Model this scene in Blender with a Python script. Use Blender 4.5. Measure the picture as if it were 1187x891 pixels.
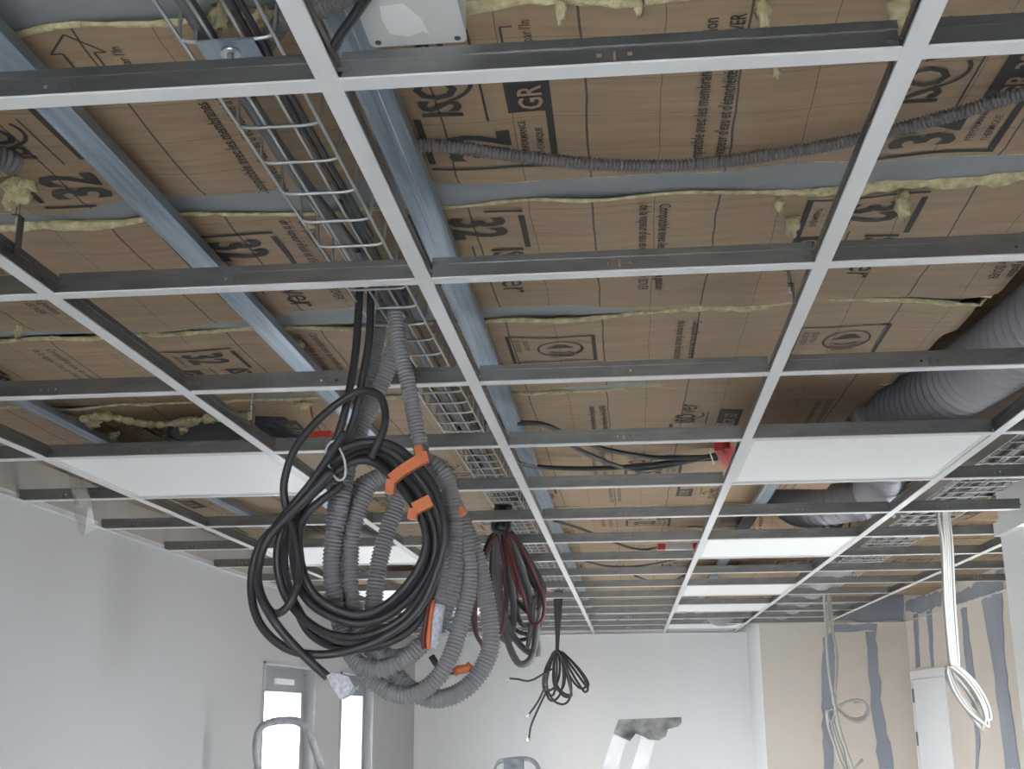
import bpy, math, random
import numpy as np
from mathutils import Matrix, Vector
random.seed(7); rng = np.random.RandomState(7)
for o in list(bpy.data.objects): bpy.data.objects.remove(o)
SC = bpy.context.scene; COL = SC.collection
# ------------------------------------------------------------------ camera
GZ = 2.5                                   # height of the ceiling grid above the floor
F_PX = 1380.8; YAW, PITCH, ROLL = -0.0941385, 0.2672062, -0.0071059
CAM = np.array([0.29538, -1.10875, GZ - 0.6388])
def axes():
    cy, sy, cp, sp = math.cos(YAW), math.sin(YAW), math.cos(PITCH), math.sin(PITCH)
    f = np.array([sy*cp, cy*cp, sp]); r = np.array([cy, -sy, 0.0]); u = np.cross(r, f)
    cr, sr = math.cos(ROLL), math.sin(ROLL)
    return r*cr + u*sr, u*cr - r*sr, f
RX, UX, FX = axes()
cam = bpy.data.cameras.new('camera'); co = bpy.data.objects.new('camera', cam); COL.objects.link(co)
cam.sensor_width = 36; cam.lens = F_PX*36/1187; cam.clip_start = .02
m = Matrix.Identity(4)
for i in range(3): m[i][0], m[i][1], m[i][2], m[i][3] = RX[i], UX[i], -FX[i], CAM[i]
co.matrix_world = m; SC.camera = co
# ------------------------------------------------------------------ light
SC.view_settings.view_transform = 'Standard'; SC.view_settings.look = 'None'
SC.view_settings.gamma = 1; SC.view_settings.use_curve_mapping = False
SC.view_settings.exposure = 0.40
w = bpy.data.worlds.new('World'); SC.world = w; w.use_nodes = True
w.node_tree.nodes['Background'].inputs[0].default_value = (0.91, 0.96, 1.0, 1)
w.node_tree.nodes['Background'].inputs[1].default_value = 26.0
def portal(name, loc, rot, sx, sy):        # marks an opening so that the sky is sampled through it
    l = bpy.data.lights.new(name, 'AREA'); l.shape = 'RECTANGLE'; l.size = sx; l.size_y = sy
    l.cycles.is_portal = True
    o = bpy.data.objects.new(name, l); COL.objects.link(o); o.location = loc; o.rotation_euler = rot
portal('bay_window_portal', (1.9, 2.9, 1.25), (0, math.pi/2, 0), 2.4, .34)
portal('added_side_portal', (2.55, 3.8, 1.1), (0, math.pi/2, 0), 2.0, .6)  # unseen opening behind the right post, added to light the far end
portal('added_rear_portal', (0, -3.65, 1.3), (-math.pi/2, 0, 0), 1.5, 1.4)  # unseen opening behind the camera, added to bring in more daylight
portal('left_window_portal', (-1.86, 6.4, 1.1), (0, -math.pi/2, 0), 2.1, 3.0)
# ------------------------------------------------------------------ helpers
def ray(x, y): return FX + RX*(x-593.5)/F_PX + UX*(445.5-y)/F_PX
def atY(x, y, Y): d = ray(x, y); return CAM + d*(Y-CAM[1])/d[1]
def atX(x, y, X): d = ray(x, y); return CAM + d*(X-CAM[0])/d[0]
def atH(x, y, h): d = ray(x, y); return CAM + d*(GZ+h-CAM[2])/d[2]
def proj(p):
    d = np.asarray(p, float)-CAM; z = d@FX
    return 593.5+F_PX*(d@RX)/z, 445.5-F_PX*(d@UX)/z
def G(x, y, h): return (x, y, GZ+h)
M = {}
def mat(name, col=(.8, .8, .8), rough=.5, metal=0., noise=None, bump=None, spec=None, alpha=None, trans=None):
    """noise=(scale xyz, colour2, amount, detail)   bump=(scale xyz, strength, distance)"""
    mt = bpy.data.materials.new(name); mt.use_nodes = True; nt = mt.node_tree
    b = nt.nodes['Principled BSDF']
    b.inputs['Base Color'].default_value = (*col, 1); b.inputs['Roughness'].default_value = rough
    b.inputs['Metallic'].default_value = metal
    if spec is not None: b.inputs['Specular IOR Level'].default_value = spec
    if noise or bump:
        tc = nt.nodes.new('ShaderNodeTexCoord')
    if noise:
        mp = nt.nodes.new('ShaderNodeMapping'); mp.inputs['Scale'].default_value = noise[0]
        nz = nt.nodes.new('ShaderNodeTexNoise'); nz.inputs['Detail'].default_value = noise[3]; nz.inputs['Scale'].default_value = 1
        mx = nt.nodes.new('ShaderNodeMix'); mx.data_type = 'RGBA'
        rp = nt.nodes.new('ShaderNodeMapRange'); rp.inputs[1].default_value = .3; rp.inputs[2].default_value = .7
        rp.inputs[4].default_value = noise[2]
        nt.links.new(tc.outputs['Object'], mp.inputs[0]); nt.links.new(mp.outputs[0], nz.inputs[0])
        nt.links.new(nz.outputs[0], rp.inputs[0]); nt.links.new(rp.outputs[0], mx.inputs[0])
        mx.inputs[6].default_value = (*col, 1); mx.inputs[7].default_value = (*noise[1], 1)
        nt.links.new(mx.outputs[2], b.inputs['Base Color'])
    if bump:
        mp = nt.nodes.new('ShaderNodeMapping'); mp.inputs['Scale'].default_value = bump[0]
        nz = nt.nodes.new('ShaderNodeTexNoise'); nz.inputs['Detail'].default_value = 4; nz.inputs['Scale'].default_value = 1
        bp = nt.nodes.new('ShaderNodeBump'); bp.inputs['Strength'].default_value = bump[1]; bp.inputs['Distance'].default_value = bump[2]
        nt.links.new(tc.outputs['Object'], mp.inputs[0]); nt.links.new(mp.outputs[0], nz.inputs[0])
        nt.links.new(nz.outputs[0], bp.inputs['Height']); nt.links.new(bp.outputs[0], b.inputs['Normal'])
    if alpha is not None: b.inputs['Alpha'].default_value = alpha
    M[name] = mt; return mt
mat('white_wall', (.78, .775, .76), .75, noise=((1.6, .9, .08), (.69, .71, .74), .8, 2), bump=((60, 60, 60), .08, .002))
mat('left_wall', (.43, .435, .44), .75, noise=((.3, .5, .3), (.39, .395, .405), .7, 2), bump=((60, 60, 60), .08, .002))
mat('plenum_plaster', (.42, .40, .37), .9, noise=((3, 3, 3), (.30, .28, .26), .7, 4))
mat('plasterboard', (.60, .53, .455), .85, noise=((1.2, 1.2, .5), (.60, .56, .50), .9, 3))
mat('joint_compound', (.235, .255, .30), .85, noise=((4, 4, 2), (.30, .315, .35), .9, 3))
mat('white_trim', (.72, .72, .71), .5)
mat('floor_screed', (.52, .51, .50), .8, noise=((2, 2, 2), (.44, .43, .41), .8, 4))
mat('added_ground', (.42, .41, .40), .9)  # for the unseen ground added outside the openings
mat('deck', (.10, .095, .09), .95)
mat('cap_white', (.66, .665, .67), .38)
mat('galvanised', (.255, .255, .25), .36, .9, noise=((14, 14, 40), (.185, .19, .19), .8, 3))
mat('galvanised_rail', (.36, .43, .50), .40, .85, noise=((90, 5, 8), (.22, .28, .34), 1., 4))
mat('zinc_wire', (.50, .52, .52), .35, .85)
mat('joist_steel', (.27, .29, .305), .62, .15, noise=((3, 14, 8), (.21, .225, .24), .9, 5), bump=((20, 60, 40), .15, .002))
mat('wool', (.60, .545, .34), .95, noise=((70, 70, 70), (.36, .30, .16), 1., 4), bump=((90, 90, 90), 1., .006))
mat('print_ink', (.035, .033, .03), .75)
mat('black_cable', (.033, .034, .038), .45)
mat('grey_cable', (.115, .118, .122), .45)
mat('red_cable', (.12, .026, .026), .5)
mat('conduit_grey', (.225, .225, .235), .5)
mat('conduit_dark', (.125, .115, .112), .5)
mat('duct_grey', (.33, .325, .36), .45, .1, bump=((30, 30, 30), .25, .004))
mat('orange_tape', (.62, .17, .06), .45)
mat('red_plastic', (.50, .035, .03), .4)
mat('white_plastic', (.60, .60, .60), .4)
mat('sticker', (.80, .80, .80), .5)
mat('tag_white', (.62, .63, .70), .6, noise=((160, 160, 160), (.28, .29, .36), .8, 2))
mat('cable_tie', (.60, .60, .60), .5)
mat('white_cable', (.40, .395, .37), .55)
mat('led_panel', (.88, .885, .89), .45)
mat('aluminium', (.58, .585, .59), .40, .6, noise=((9, 9, 9), (.42, .43, .45), .8, 4))
mat('ladder_paint', (.27, .28, .30), .6, .2, noise=((22, 22, 22), (.48, .48, .50), .9, 4))
mat('stained_plastic', (.05, .055, .065), .55, noise=((14, 14, 14), (.60, .59, .56), .6, 3))
mat('blue_plastic', (.16, .21, .27), .5, noise=((30, 30, 30), (.5, .5, .5), .7, 3))
mat('window_grey', (.25, .27, .285), .5)
mat('dark_gasket', (.05, .05, .055), .6)
mat('brown_board', (.075, .058, .046), .8)
def kraft_mat():
    mt = mat('kraft', (.30, .205, .13), .62); nt = mt.node_tree; b = nt.nodes['Principled BSDF']; L = nt.links
    N = lambda t: nt.nodes.new(t)
    tc = N('ShaderNodeTexCoord'); sx = N('ShaderNodeSeparateXYZ')
    wob = N('ShaderNodeTexNoise'); wob.inputs['Scale'].default_value = 5; wob.inputs['Detail'].default_value = 2
    L.new(tc.outputs['Object'], wob.inputs[0])
    ad = N('ShaderNodeVectorMath'); ad.operation = 'MULTIPLY_ADD'; ad.inputs[1].default_value = (.014, .014, 0)
    L.new(wob.outputs['Color'], ad.inputs[0]); L.new(tc.outputs['Object'], ad.inputs[2]); L.new(ad.outputs[0], sx.inputs[0])
    def line(sock, period, half, off):
        a = N('ShaderNodeMath'); a.operation = 'ADD'; a.inputs[1].default_value = off+100*period
        L.new(sock, a.inputs[0])
        p = N('ShaderNodeMath'); p.operation = 'PINGPONG'; p.inputs[1].default_value = period/2; L.new(a.outputs[0], p.inputs[0])
        c = N('ShaderNodeMath'); c.operation = 'LESS_THAN'; c.inputs[1].default_value = half; L.new(p.outputs[0], c.inputs[0]); return c.outputs[0]
    def mixf(a, k):
        n = N('ShaderNodeMath'); n.operation = 'MULTIPLY'; n.inputs[1].default_value = k; L.new(a, n.inputs[0]); return n.outputs[0]
    def mx(a, c):
        n = N('ShaderNodeMath'); n.operation = 'MAXIMUM'; L.new(a, n.inputs[0]); L.new(c, n.inputs[1]); return n.outputs[0]
    ln = mx(mx(mixf(line(sx.outputs[0], .1, .0007, -.068), .75), mixf(line(sx.outputs[0], .2, .0016, -.068), .95)), mixf(line(sx.outputs[1], .1, .0006, .03), .6))
    mp = N('ShaderNodeMapping'); mp.inputs['Scale'].default_value = (5, 60, 5); L.new(tc.outputs['Object'], mp.inputs[0])
    g = N('ShaderNodeTexNoise'); g.inputs['Scale'].default_value = 1; g.inputs['Detail'].default_value = 5; g.inputs['Distortion'].default_value = .6; L.new(mp.outputs[0], g.inputs[0])
    rp = N('ShaderNodeMapRange'); rp.inputs[1].default_value = .3; rp.inputs[2].default_value = .7; L.new(g.outputs[0], rp.inputs[0])
    c1 = N('ShaderNodeMix'); c1.data_type = 'RGBA'; c1.inputs[6].default_value = (.335, .232, .142, 1); c1.inputs[7].default_value = (.265, .18, .108, 1)
    L.new(rp.outputs[0], c1.inputs[0])
    c2 = N('ShaderNodeMix'); c2.data_type = 'RGBA'; c2.inputs[7].default_value = (.05, .04, .03, 1)
    L.new(ln, c2.inputs[0]); L.new(c1.outputs[2], c2.inputs[6]); L.new(c2.outputs[2], b.inputs['Base Color'])
    mp2 = N('ShaderNodeMapping'); mp2.inputs['Scale'].default_value = (7, 30, 7); L.new(tc.outputs['Object'], mp2.inputs[0])
    g2 = N('ShaderNodeTexNoise'); g2.inputs['Scale'].default_value = 1; g2.inputs['Detail'].default_value = 3; L.new(mp2.outputs[0], g2.inputs[0])
    bp = N('ShaderNodeBump'); bp.inputs['Strength'].default_value = .35; bp.inputs['Distance'].default_value = .008
    L.new(g2.outputs[0], bp.inputs['Height']); L.new(bp.outputs[0], b.inputs['Normal'])
kraft_mat()
def see_through(name, col, f):
    mt = bpy.data.materials.new(name); mt.use_nodes = True; nt = mt.node_tree; nt.nodes.remove(nt.nodes['Principled BSDF'])
    t = nt.nodes.new('ShaderNodeBsdfTransparent'); g = nt.nodes.new('ShaderNodeBsdfGlossy'); g.inputs['Roughness'].default_value = .08
    g.inputs['Color'].default_value = (*col, 1); x = nt.nodes.new('ShaderNodeMixShader'); x.inputs[0].default_value = f
    nt.links.new(t.outputs[0], x.inputs[1]); nt.links.new(g.outputs[0], x.inputs[2]); nt.links.new(x.outputs[0], nt.nodes['Material Output'].inputs[0]); M[name] = mt
see_through('glass', (1, 1, 1), .08); see_through('plastic_film', (.9, .9, .9), .35)

class MB:
    def __init__(s): s.v = []; s.f = []; s.sm = []
    def add(s, v, f, smooth=False):
        o = len(s.v); s.v += [tuple(map(float, p)) for p in v]; s.f += [tuple(i+o for i in q) for q in f]; s.sm += [smooth]*len(f); return s
    def box(s, a, b):
        x0, y0, z0 = a; x1, y1, z1 = b
        return s.add([(x0,y0,z0),(x1,y0,z0),(x1,y1,z0),(x0,y1,z0),(x0,y0,z1),(x1,y0,z1),(x1,y1,z1),(x0,y1,z1)],
            [(0,3,2,1),(4,5,6,7),(0,1,5,4),(1,2,6,5),(2,3,7,6),(3,0,4,7)])
    def bar(s, p, q, wx, wy, up=(0, 0, 1)):      # box-section bar from p to q
        p, q = np.array(p, float), np.array(q, float); d = (q-p)/np.linalg.norm(q-p); u = np.array(up, float)
        if abs(d@u) > .95: u = np.array([0, 1., 0])
        a = np.cross(d, u); a /= np.linalg.norm(a); b = np.cross(a, d)
        v = [c + a*wx*i/2 + b*wy*j/2 for c in (p, q) for i, j in ((-1,-1),(1,-1),(1,1),(-1,1))]
        return s.add(v, [(0,1,2,3),(7,6,5,4),(0,4,5,1),(1,5,6,2),(2,6,7,3),(3,7,4,0)])
    def prism(s, poly, ex):                       # planar polygon extruded along vector ex
        n = len(poly); P = [np.array(p, float) for p in poly]; e = np.array(ex, float)
        return s.add(P+[p+e for p in P], [tuple(range(n))[::-1], tuple(range(n, 2*n))]+[(i, (i+1) % n, n+(i+1) % n, n+i) for i in range(n)])
    def tube(s, pts, r, seg=8, step=.012, rib=None, closed=False, rvar=None, smooth=True):
        P = spline(pts, step if not rib else rib[0]/4, closed); n = len(P)
        T = np.gradient(P, axis=0) if not closed else np.roll(P, -1, 0)-np.roll(P, 1, 0)
        T /= np.linalg.norm(T, axis=1)[:, None]+1e-12
        u = np.cross(T[0], (0.3, .2, 1.)); u /= np.linalg.norm(u); U = [u]
        for i in range(1, n):
            u = u-T[i]*(u@T[i]); u /= np.linalg.norm(u)+1e-12; U.append(u)
        U = np.array(U); V = np.cross(T, U); an = np.arange(seg)*2*math.pi/seg
        rad = np.full(n, r)
        if rib: k = np.arange(n) % 4; rad = np.where((k == 0) | (k == 1), r, r*(1-rib[1]))
        if rvar is not None: rad = rad*rvar(np.linspace(0, 1, n))
        ring = P[:, None]+rad[:, None, None]*(U[:, None]*np.cos(an)[None, :, None]+V[:, None]*np.sin(an)[None, :, None])
        f = [(i*seg+j, i*seg+(j+1) % seg, (i+1) % n*seg+(j+1) % seg, (i+1) % n*seg+j) for i in range(n if closed else n-1) for j in range(seg)]
        s.add(ring.reshape(-1, 3).tolist(), f, smooth)
        if not closed: o = len(s.v)-n*seg; s.f += [tuple(range(o, o+seg))[::-1], tuple(range(o+(n-1)*seg, o+n*seg))]; s.sm += [False]*2
        return s
    def blob(s, c, rx, ry, rz, seed, amp=.35, n=10, rings=7):
        r = np.random.RandomState(seed); v = []; f = []
        ph = r.rand(6)*6.28
        for i in range(rings+1):
            t = math.pi*i/rings
            for j in range(n):
                a = 2*math.pi*j/n; k = 1+amp*(math.sin(3*a+ph[0]+2*t)*.5+math.sin(5*t+ph[1]+a)*.5+(r.rand()-.5)*.9)
                v.append((c[0]+rx*k*math.sin(t)*math.cos(a), c[1]+ry*k*math.sin(t)*math.sin(a), c[2]+rz*k*math.cos(t)))
        for i in range(rings):
            for j in range(n): f.append((i*n+j, (i+1)*n+j, (i+1)*n+(j+1) % n, i*n+(j+1) % n))
        return s.add(v, f, True)
    def mesh(s, name, mt):
        me = bpy.data.meshes.new(name); me.from_pydata(s.v, [], s.f)
        me.polygons.foreach_set('use_smooth', s.sm); me.materials.append(M[mt]); me.update(); return me
    def build(s, name, mt, parent=None): return obj(name, s.mesh(name, mt), parent)
def obj(name, me, parent=None):
    o = bpy.data.objects.new(name, me); COL.objects.link(o)
    if parent: o.parent = parent
    return o
def spline(pts, step, closed=False):
    P = np.array(pts, float); n = len(P)
    if n == 2 and not closed:
        k = max(2, int(np.linalg.norm(P[1]-P[0])/step)+1); return P[0]+(P[1]-P[0])*np.linspace(0, 1, k)[:, None]
    Q = np.vstack([P[-1], P, P[:2]]) if closed else np.vstack([2*P[0]-P[1], P, 2*P[-1]-P[-2]])
    out = []
    for i in range(1, len(Q)-2):
        t = np.linspace(0, 1, 24, endpoint=False)[:, None]; a, b, c, d = Q[i-1], Q[i], Q[i+1], Q[i+2]
        out.append(.5*((2*b)+(c-a)*t+(2*a-5*b+4*c-d)*t*t+(3*b-a-3*c+d)*t**3))
    C = np.vstack(out+[Q[-2:-1]] if not closed else out+[P[:1]])
    s = np.r_[0, np.cumsum(np.linalg.norm(np.diff(C, axis=0), axis=1))]; k = max(4, int(s[-1]/step))
    x = np.linspace(0, s[-1], k+1)[:(-1 if closed else None)]
    return np.stack([np.interp(x, s, C[:, i]) for i in range(3)], 1)
def tag(o, label=None, cat=None, group=None, kind=None):
    if label: o['label'] = label
    if cat: o['category'] = cat
    if group: o['group'] = group
    if kind: o['kind'] = kind
    return o
def thing(name, loc, label, cat, group=None):
    o = bpy.data.objects.new(name, None); o.empty_display_size = .05; COL.objects.link(o); o.location = loc
    return tag(o, label, cat, group)
def setpart(o, root):                      # parts are modelled in world space; keep them there under their empty
    o.parent = root; o.matrix_parent_inverse = Matrix.Translation(root.location).inverted(); return o
def part(mb, name, mt, root, label=None):
    o = setpart(mb.build(name, mt), root)
    if label: o['label'] = label
    return o
def sub(mb, name, mt, po, label=None):     # sub-part of a world-space part
    o = mb.build(name, mt); o.parent = po; o.matrix_parent_inverse = po.parent.matrix_parent_inverse if False else Matrix.Identity(4)
    if label: o['label'] = label
    return o
def struct(mb, name, mt, label=None, cat=None):
    o = mb.build(name, mt); o['kind'] = 'structure'
    if label: o['label'] = label
    if cat: o['category'] = cat
    return o
ORD = ['first', 'second', 'third', 'fourth', 'fifth', 'sixth', 'seventh', 'eighth', 'ninth', 'tenth', 'eleventh', 'twelfth', 'thirteenth', 'fourteenth', 'fifteenth', 'sixteenth', 'seventeenth']
# ------------------------------------------------------------------ the room
XL, XN, XR, YB, YA, YS = -1.58, 1.64, 2.43, 9.5, 8.5, 3.32   # left wall, near right wall, far right wall, back wall, alcove wall, step
TOP = GZ+.5
struct(MB().box((-2.2, -3.6, -.15), (3.2, 10.2, 0)), 'floor', 'floor_screed', 'grey screed floor of the room below the frame', 'floor')
struct(MB().box((-60, -60, -.35), (60, 60, -.16)), 'ground', 'added_ground', 'unseen ground plane added outside to cut upward sky light', 'ground')  # unseen, added to block sky light coming up from below the horizon
struct(MB().box((-2.2, -3.6, TOP), (3.2, 10.2, TOP+.1)), 'ceiling', 'deck', 'dark roof deck above the insulation', 'ceiling')
def wall_x(x0, x1, y0, y1, z0, z1, holes):         # wall in a plane of constant x with openings (ya, yb, za, zb)
    mb = MB(); ys = sorted({y0, y1, *[h[0] for h in holes], *[h[1] for h in holes]})
    for a, b in zip(ys[:-1], ys[1:]):
        hs = [h for h in holes if h[0] < (a+b)/2 < h[1]]
        if not hs: mb.box((x0, a, z0), (x1, b, z1)); continue
        h = hs[0]
        if h[2] > z0: mb.box((x0, a, z0), (x1, b, h[2]))
        if h[3] < z1: mb.box((x0, a, h[3]), (x1, b, z1))
    return mb
WIN = [(5.03, 6.08), (6.73, 7.74)]; WT = GZ-.385; WBOT = .12
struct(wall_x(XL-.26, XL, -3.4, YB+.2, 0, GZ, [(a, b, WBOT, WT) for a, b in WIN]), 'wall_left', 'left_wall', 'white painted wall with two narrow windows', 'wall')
struct(MB().box((XL-.26, -3.4, GZ), (XL, YB+.2, TOP)), 'wall_left_upper', 'plenum_plaster', 'bare grey plaster of the left wall above the grid', 'wall')
struct(MB().box((XL-.26, YB, 0), (1.31, YB+.2, TOP)), 'wall_back', 'white_wall', 'white painted far wall behind the hanging cables', 'wall')
struct(MB().box((1.31, YA+.004, 0), (1.40, YB+.2, TOP)), 'wall_return', 'white_wall', 'narrow white wall return beside the beige plasterboard', 'wall')
wa = struct(MB().box((1.312, YA, 0), (XR+.1, YA+.1, TOP)), 'wall_alcove', 'plasterboard', 'beige unpainted plasterboard wall with grey joint bands', 'wall')
wr = struct(wall_x(XR, XR+.1, YS, YA+.1, 0, TOP, [(3.55, 4.05, .1, 2.05)]), 'wall_right', 'plasterboard', 'beige plasterboard wall with grey joint bands and a door', 'wall')  # the hole is an added, unseen opening that lets in light
struct(MB().box((XN, YS-.06, 0), (XR+.1, YS, TOP)), 'wall_step', 'white_wall', 'white end of the wall beside the bright opening', 'wall')
struct(wall_x(XN, XN+.26, -3.4, YS-.06, 0, TOP, [(2.75, 3.06, 0, GZ-.05)]), 'wall_right_near', 'white_wall', 'white wall with a bright opening at the right edge', 'wall')
struct(MB().box((XL-.26, -3.6, 0), (-.7, -3.4, TOP)).box((.7, -3.6, 0), (XN+.26, -3.4, TOP)).box((-.7, -3.6, 0), (.7, -3.4, .65)).box((-.7, -3.6, 1.95), (.7, -3.4, TOP)), 'wall_rear', 'white_wall', 'unseen wall behind the camera with an opening added for light', 'wall')  # opening out of view, added to light the room from behind
struct(MB().box((XN-.022, -3.4, GZ-.048), (XN, YS, GZ)), 'trim_1', 'white_trim', 'white boxed head trim over the bright opening', 'trim')
# wall angles that carry the grid edge
struct(MB().box((XL, -1.2, GZ-.001), (XL+.024, YB, GZ+.0005)).box((XL, -1.2, GZ-.001), (XL+.001, YB, GZ+.024)), 'trim_2', 'cap_white', 'white wall angle along the left wall', 'trim')
struct(MB().box((XL+.024, YB-.024, GZ-.001), (1.31, YB, GZ+.0005)), 'trim_3', 'cap_white', 'white wall angle along the far wall', 'trim')
struct(MB().box((1.312, YA-.022, GZ-.001), (XR, YA, GZ+.0005)), 'trim_4', 'cap_white', 'white wall angle along the beige wall', 'trim')
struct(MB().box((XR-.022, YS, GZ-.001), (XR, YA-.022, GZ+.0005)), 'trim_5', 'cap_white', 'white wall angle along the right plasterboard wall', 'trim')
# joint compound bands (thin coats of filler, ragged edges)
def band(wallo, poly, conv, nrm, k):
    P = [np.array(conv(*p)) for p in poly]; out = []
    for i, p in enumerate(P):
        q = P[(i+1) % len(P)]; d = q-p; L = np.linalg.norm(d); n = max(1, int(L/.06))
        for j in range(n):
            b = p+d*j/n
            if j: b = b+np.cross(nrm, d/L)*rng.uniform(-.012, .012)
            out.append(b+np.array(nrm)*(.0004+.0005*k))
    mb = MB().prism(out, np.array(nrm)*.0014); o = mb.build('joint_compound_band', 'joint_compound'); o.parent = wallo
cA = lambda x, y: atY(x, y, YA); cR = lambda x, y: atX(x, y, XR)
for k, p in enumerate(([(1000,676),(1049,680),(1047,720),(960,720)], [(962,724),(1017,723),(1016,731),(964,732)], [(953,740),(962,733),(967,733),(969,800),(966,891),(955,891),(952,800)],
          [(1003,732),(1016,731),(1018,780),(1025,830),(1036,891),(1019,891),(1011,830),(1006,780)])): band(wa, p, cA, (0, -1, 0), k)
for k, p in enumerate(([(1050,697),(1092,684),(1091,702),(1078,706),(1064,711),(1050,708)], [(1059,712),(1064,711),(1067,773),(1062,775)], [(1074,707),(1080,705),(1083,772),(1080,773)], 
          [(1114,706),(1121,704),(1124,740),(1131,785),(1137,860),(1134,891),(1131,891),(1131,850),(1120,770)], [(1138,696),(1162,687),(1166,770),(1183,891),(1166,891),(1152,775),(1145,735)], [(1106,690),(1163,660),(1163,684),(1106,702)])): band(wr, p, cR, (-1, 0, 0), k)
# windows in the left wall
for n, (a, b) in enumerate(WIN):
    wn = 'window_%d' % (n+1); x1 = XL-.05
    fr = MB(); z0, z1 = WBOT, WT
    for (ya, yb, za, zb) in ((a, a+.07, z0, z1), (b-.07, b, z0, z1), (a+.07, b-.07, z1-.045, z1), (a+.07, b-.07, z0, z0+.06)): fr.box((x1-.07, ya, za), (x1, yb, zb))
    fo = struct(fr, wn, 'window_grey', ['grey framed window nearer the camera in the left wall', 'grey framed window nearer the far corner in the left wall'][n], 'window')
    sh = MB()
    for (ya, yb, za, zb) in ((a+.07, a+.14, z0+.06, z1-.045), (b-.15, b-.07, z0+.06, z1-.045), (a+.14, b-.15, z1-.145, z1-.045), (a+.14, b-.15, z0+.06, z0+.15)): sh.box((x1-.055, ya, za), (x1+.012, yb, zb))
    s_ = sh.build('sash', 'window_grey', fo)
    MB().box((x1-.03, a+.13, z0+.14), (x1-.024, b-.14, z1-.135)).build('pane', 'glass', fo)
    v_ = MB().box((x1+.012, a+.34, z1-.105), (x1+.026, b-.36, z1-.075)).build('trickle_vent', 'white_trim', s_); v_['label'] = 'white trickle vent'
    MB().box((x1+.0, a, z1-.01), (XL+.012, b, z1)).box((x1, a-.0, z0), (XL+.012, a+.018, z1)).box((x1, b-.018, z0), (XL+.012, b, z1)).build('reveal_lining', 'left_wall', fo)
    MB().box((x1+.0005, a+.062, z0+.05), (x1+.006, a+.072, z1-.04)).box((x1+.0005, b-.072, z0+.05), (x1+.006, b-.062, z1-.04)).build('gasket', 'dark_gasket', fo)
# door in the right wall
ya, yb, zt = 7.40, 8.44, GZ-.372
dj = struct(MB().box((XR-.02, ya, 0), (XR, ya+.06, zt)).box((XR-.02, yb-.06, 0), (XR, yb, zt)).box((XR-.02, ya+.06, zt-.06), (XR, yb-.06, zt)), 'door_1', 'white_trim', 'white closed door in the beige right wall', 'door')
MB().box((XR-.016, ya+.064, .01), (XR-.001, yb-.064, zt-.064)).build('door_leaf', 'white_wall', dj)
for z in (GZ-.55, GZ-.86): MB().box((XR-.028, yb-.07, z-.05), (XR-.016, yb-.055, z+.05)).build('hinge', 'galvanised', dj)
# ------------------------------------------------------------------ suspended grid
def punched(L, height, groups, z0=.0015, th=.0012):
    """web of a tee along +x from 0 to L, punched with hole / slot / hole groups, bulb on top; face normal = y"""
    mb = MB(); holes = []
    for g in groups:
        for dx, w_, za, zb in ((-.016, .005, .015, .020), (0, .0028, .010, .022), (.016, .005, .015, .020)): holes.append((g+dx-w_/2, g+dx+w_/2, za, zb))
    zt_ = height-.010
    xs = sorted({0, L, *[h[0] for h in holes], *[h[1] for h in holes]})
    for a, b in zip(xs[:-1], xs[1:]):
        hs = [h for h in holes if h[0] < (a+b)/2 < h[1]]; rg = [(z0, zt_)] if not hs else [(z0, hs[0][2]), (hs[0][3], zt_)]
        for za, zb in rg:
            for s in (-1, 1): mb.add([(a, s*th/2, za), (b, s*th/2, za), (b, s*th/2, zb), (a, s*th/2, zb)], [(0, 1, 2, 3)[::(1 if s < 0 else -1)]])
    mb.box((0, -.0032, zt_), (L, .0032, height))
    return mb
def tee_meshes(L, h, groups, clips):
    wb = punched(L, h, groups)
    if clips:
        for x in (-.004, L-.012): wb.box((x, -.003, .014), (x+.016, .004, .019)); wb.box((x+.002, -.004, .027), (x+.012, .0035, .0295))
    cp = MB().box((0, -.012, -.0008), (L, .012, .0006)).box((0, -.012, .0006), (L, -.0112, .0018)).box((0, .0112, .0006), (L, .012, .0018))
    return wb.mesh('web', 'galvanised'), cp.mesh('cap', 'cap_white')
RUN = {'E': -1.2, 'C': -.6, 'A': 0., 'B': .6, 'D': 1.2}
RL = {'E': 'outermost left long runner of the ceiling grid, nearest the left wall', 'C': 'long white-capped runner crossing the left side, behind the big cable coil',
      'A': 'long white-capped runner beside the wire cable tray at the centre', 'B': 'long white-capped runner right of centre, from the top right edge',
      'D': 'long white-capped runner at the right, beside the bright panels', 'G': 'short far-right runner crossing in front of the hanging white cables'}
GRP_R = 'long runners of the ceiling grid'
L0 = YB-.001+1.2
rw_me, rc_me = tee_meshes(L0, .038, [x for x in np.arange(.10, L0-.1, .15)], False)
gw_me, gc_me = tee_meshes(YA-YS-.004, .038, [x for x in np.arange(.10, 5.0, .15)], False)
for k, x in list(RUN.items())+[('G', 1.82)]:
    y0 = -1.2 if k != 'G' else YS+.002
    r = thing('ceiling_runner', G(x, y0, 0), RL[k], 'ceiling runner', GRP_R); r.rotation_euler = (0, 0, math.pi/2)
    obj('web', rw_me if k != 'G' else gw_me, r); obj('cap', rc_me if k != 'G' else gc_me, r)
COLS = [('between left wall and outermost left runner', XL+.001, -1.212, 3, 16), ('between the two left runners', -1.188, -.612, 0, 16), ('between left runner and cable-tray runner', -.588, -.012, 0, 16),
        ('between the two central runners', .012, .588, 0, 16), ('between right-centre and right runners', .612, 1.188, 0, 16), ('between right runner and opening', 1.212, 1.617, 0, 6), ('between right and far-right runners', 1.212, 1.808, 6, 15), ('between far-right runner and right wall', 1.832, XR-.001, 6, 10)]
cache = {}
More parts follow.
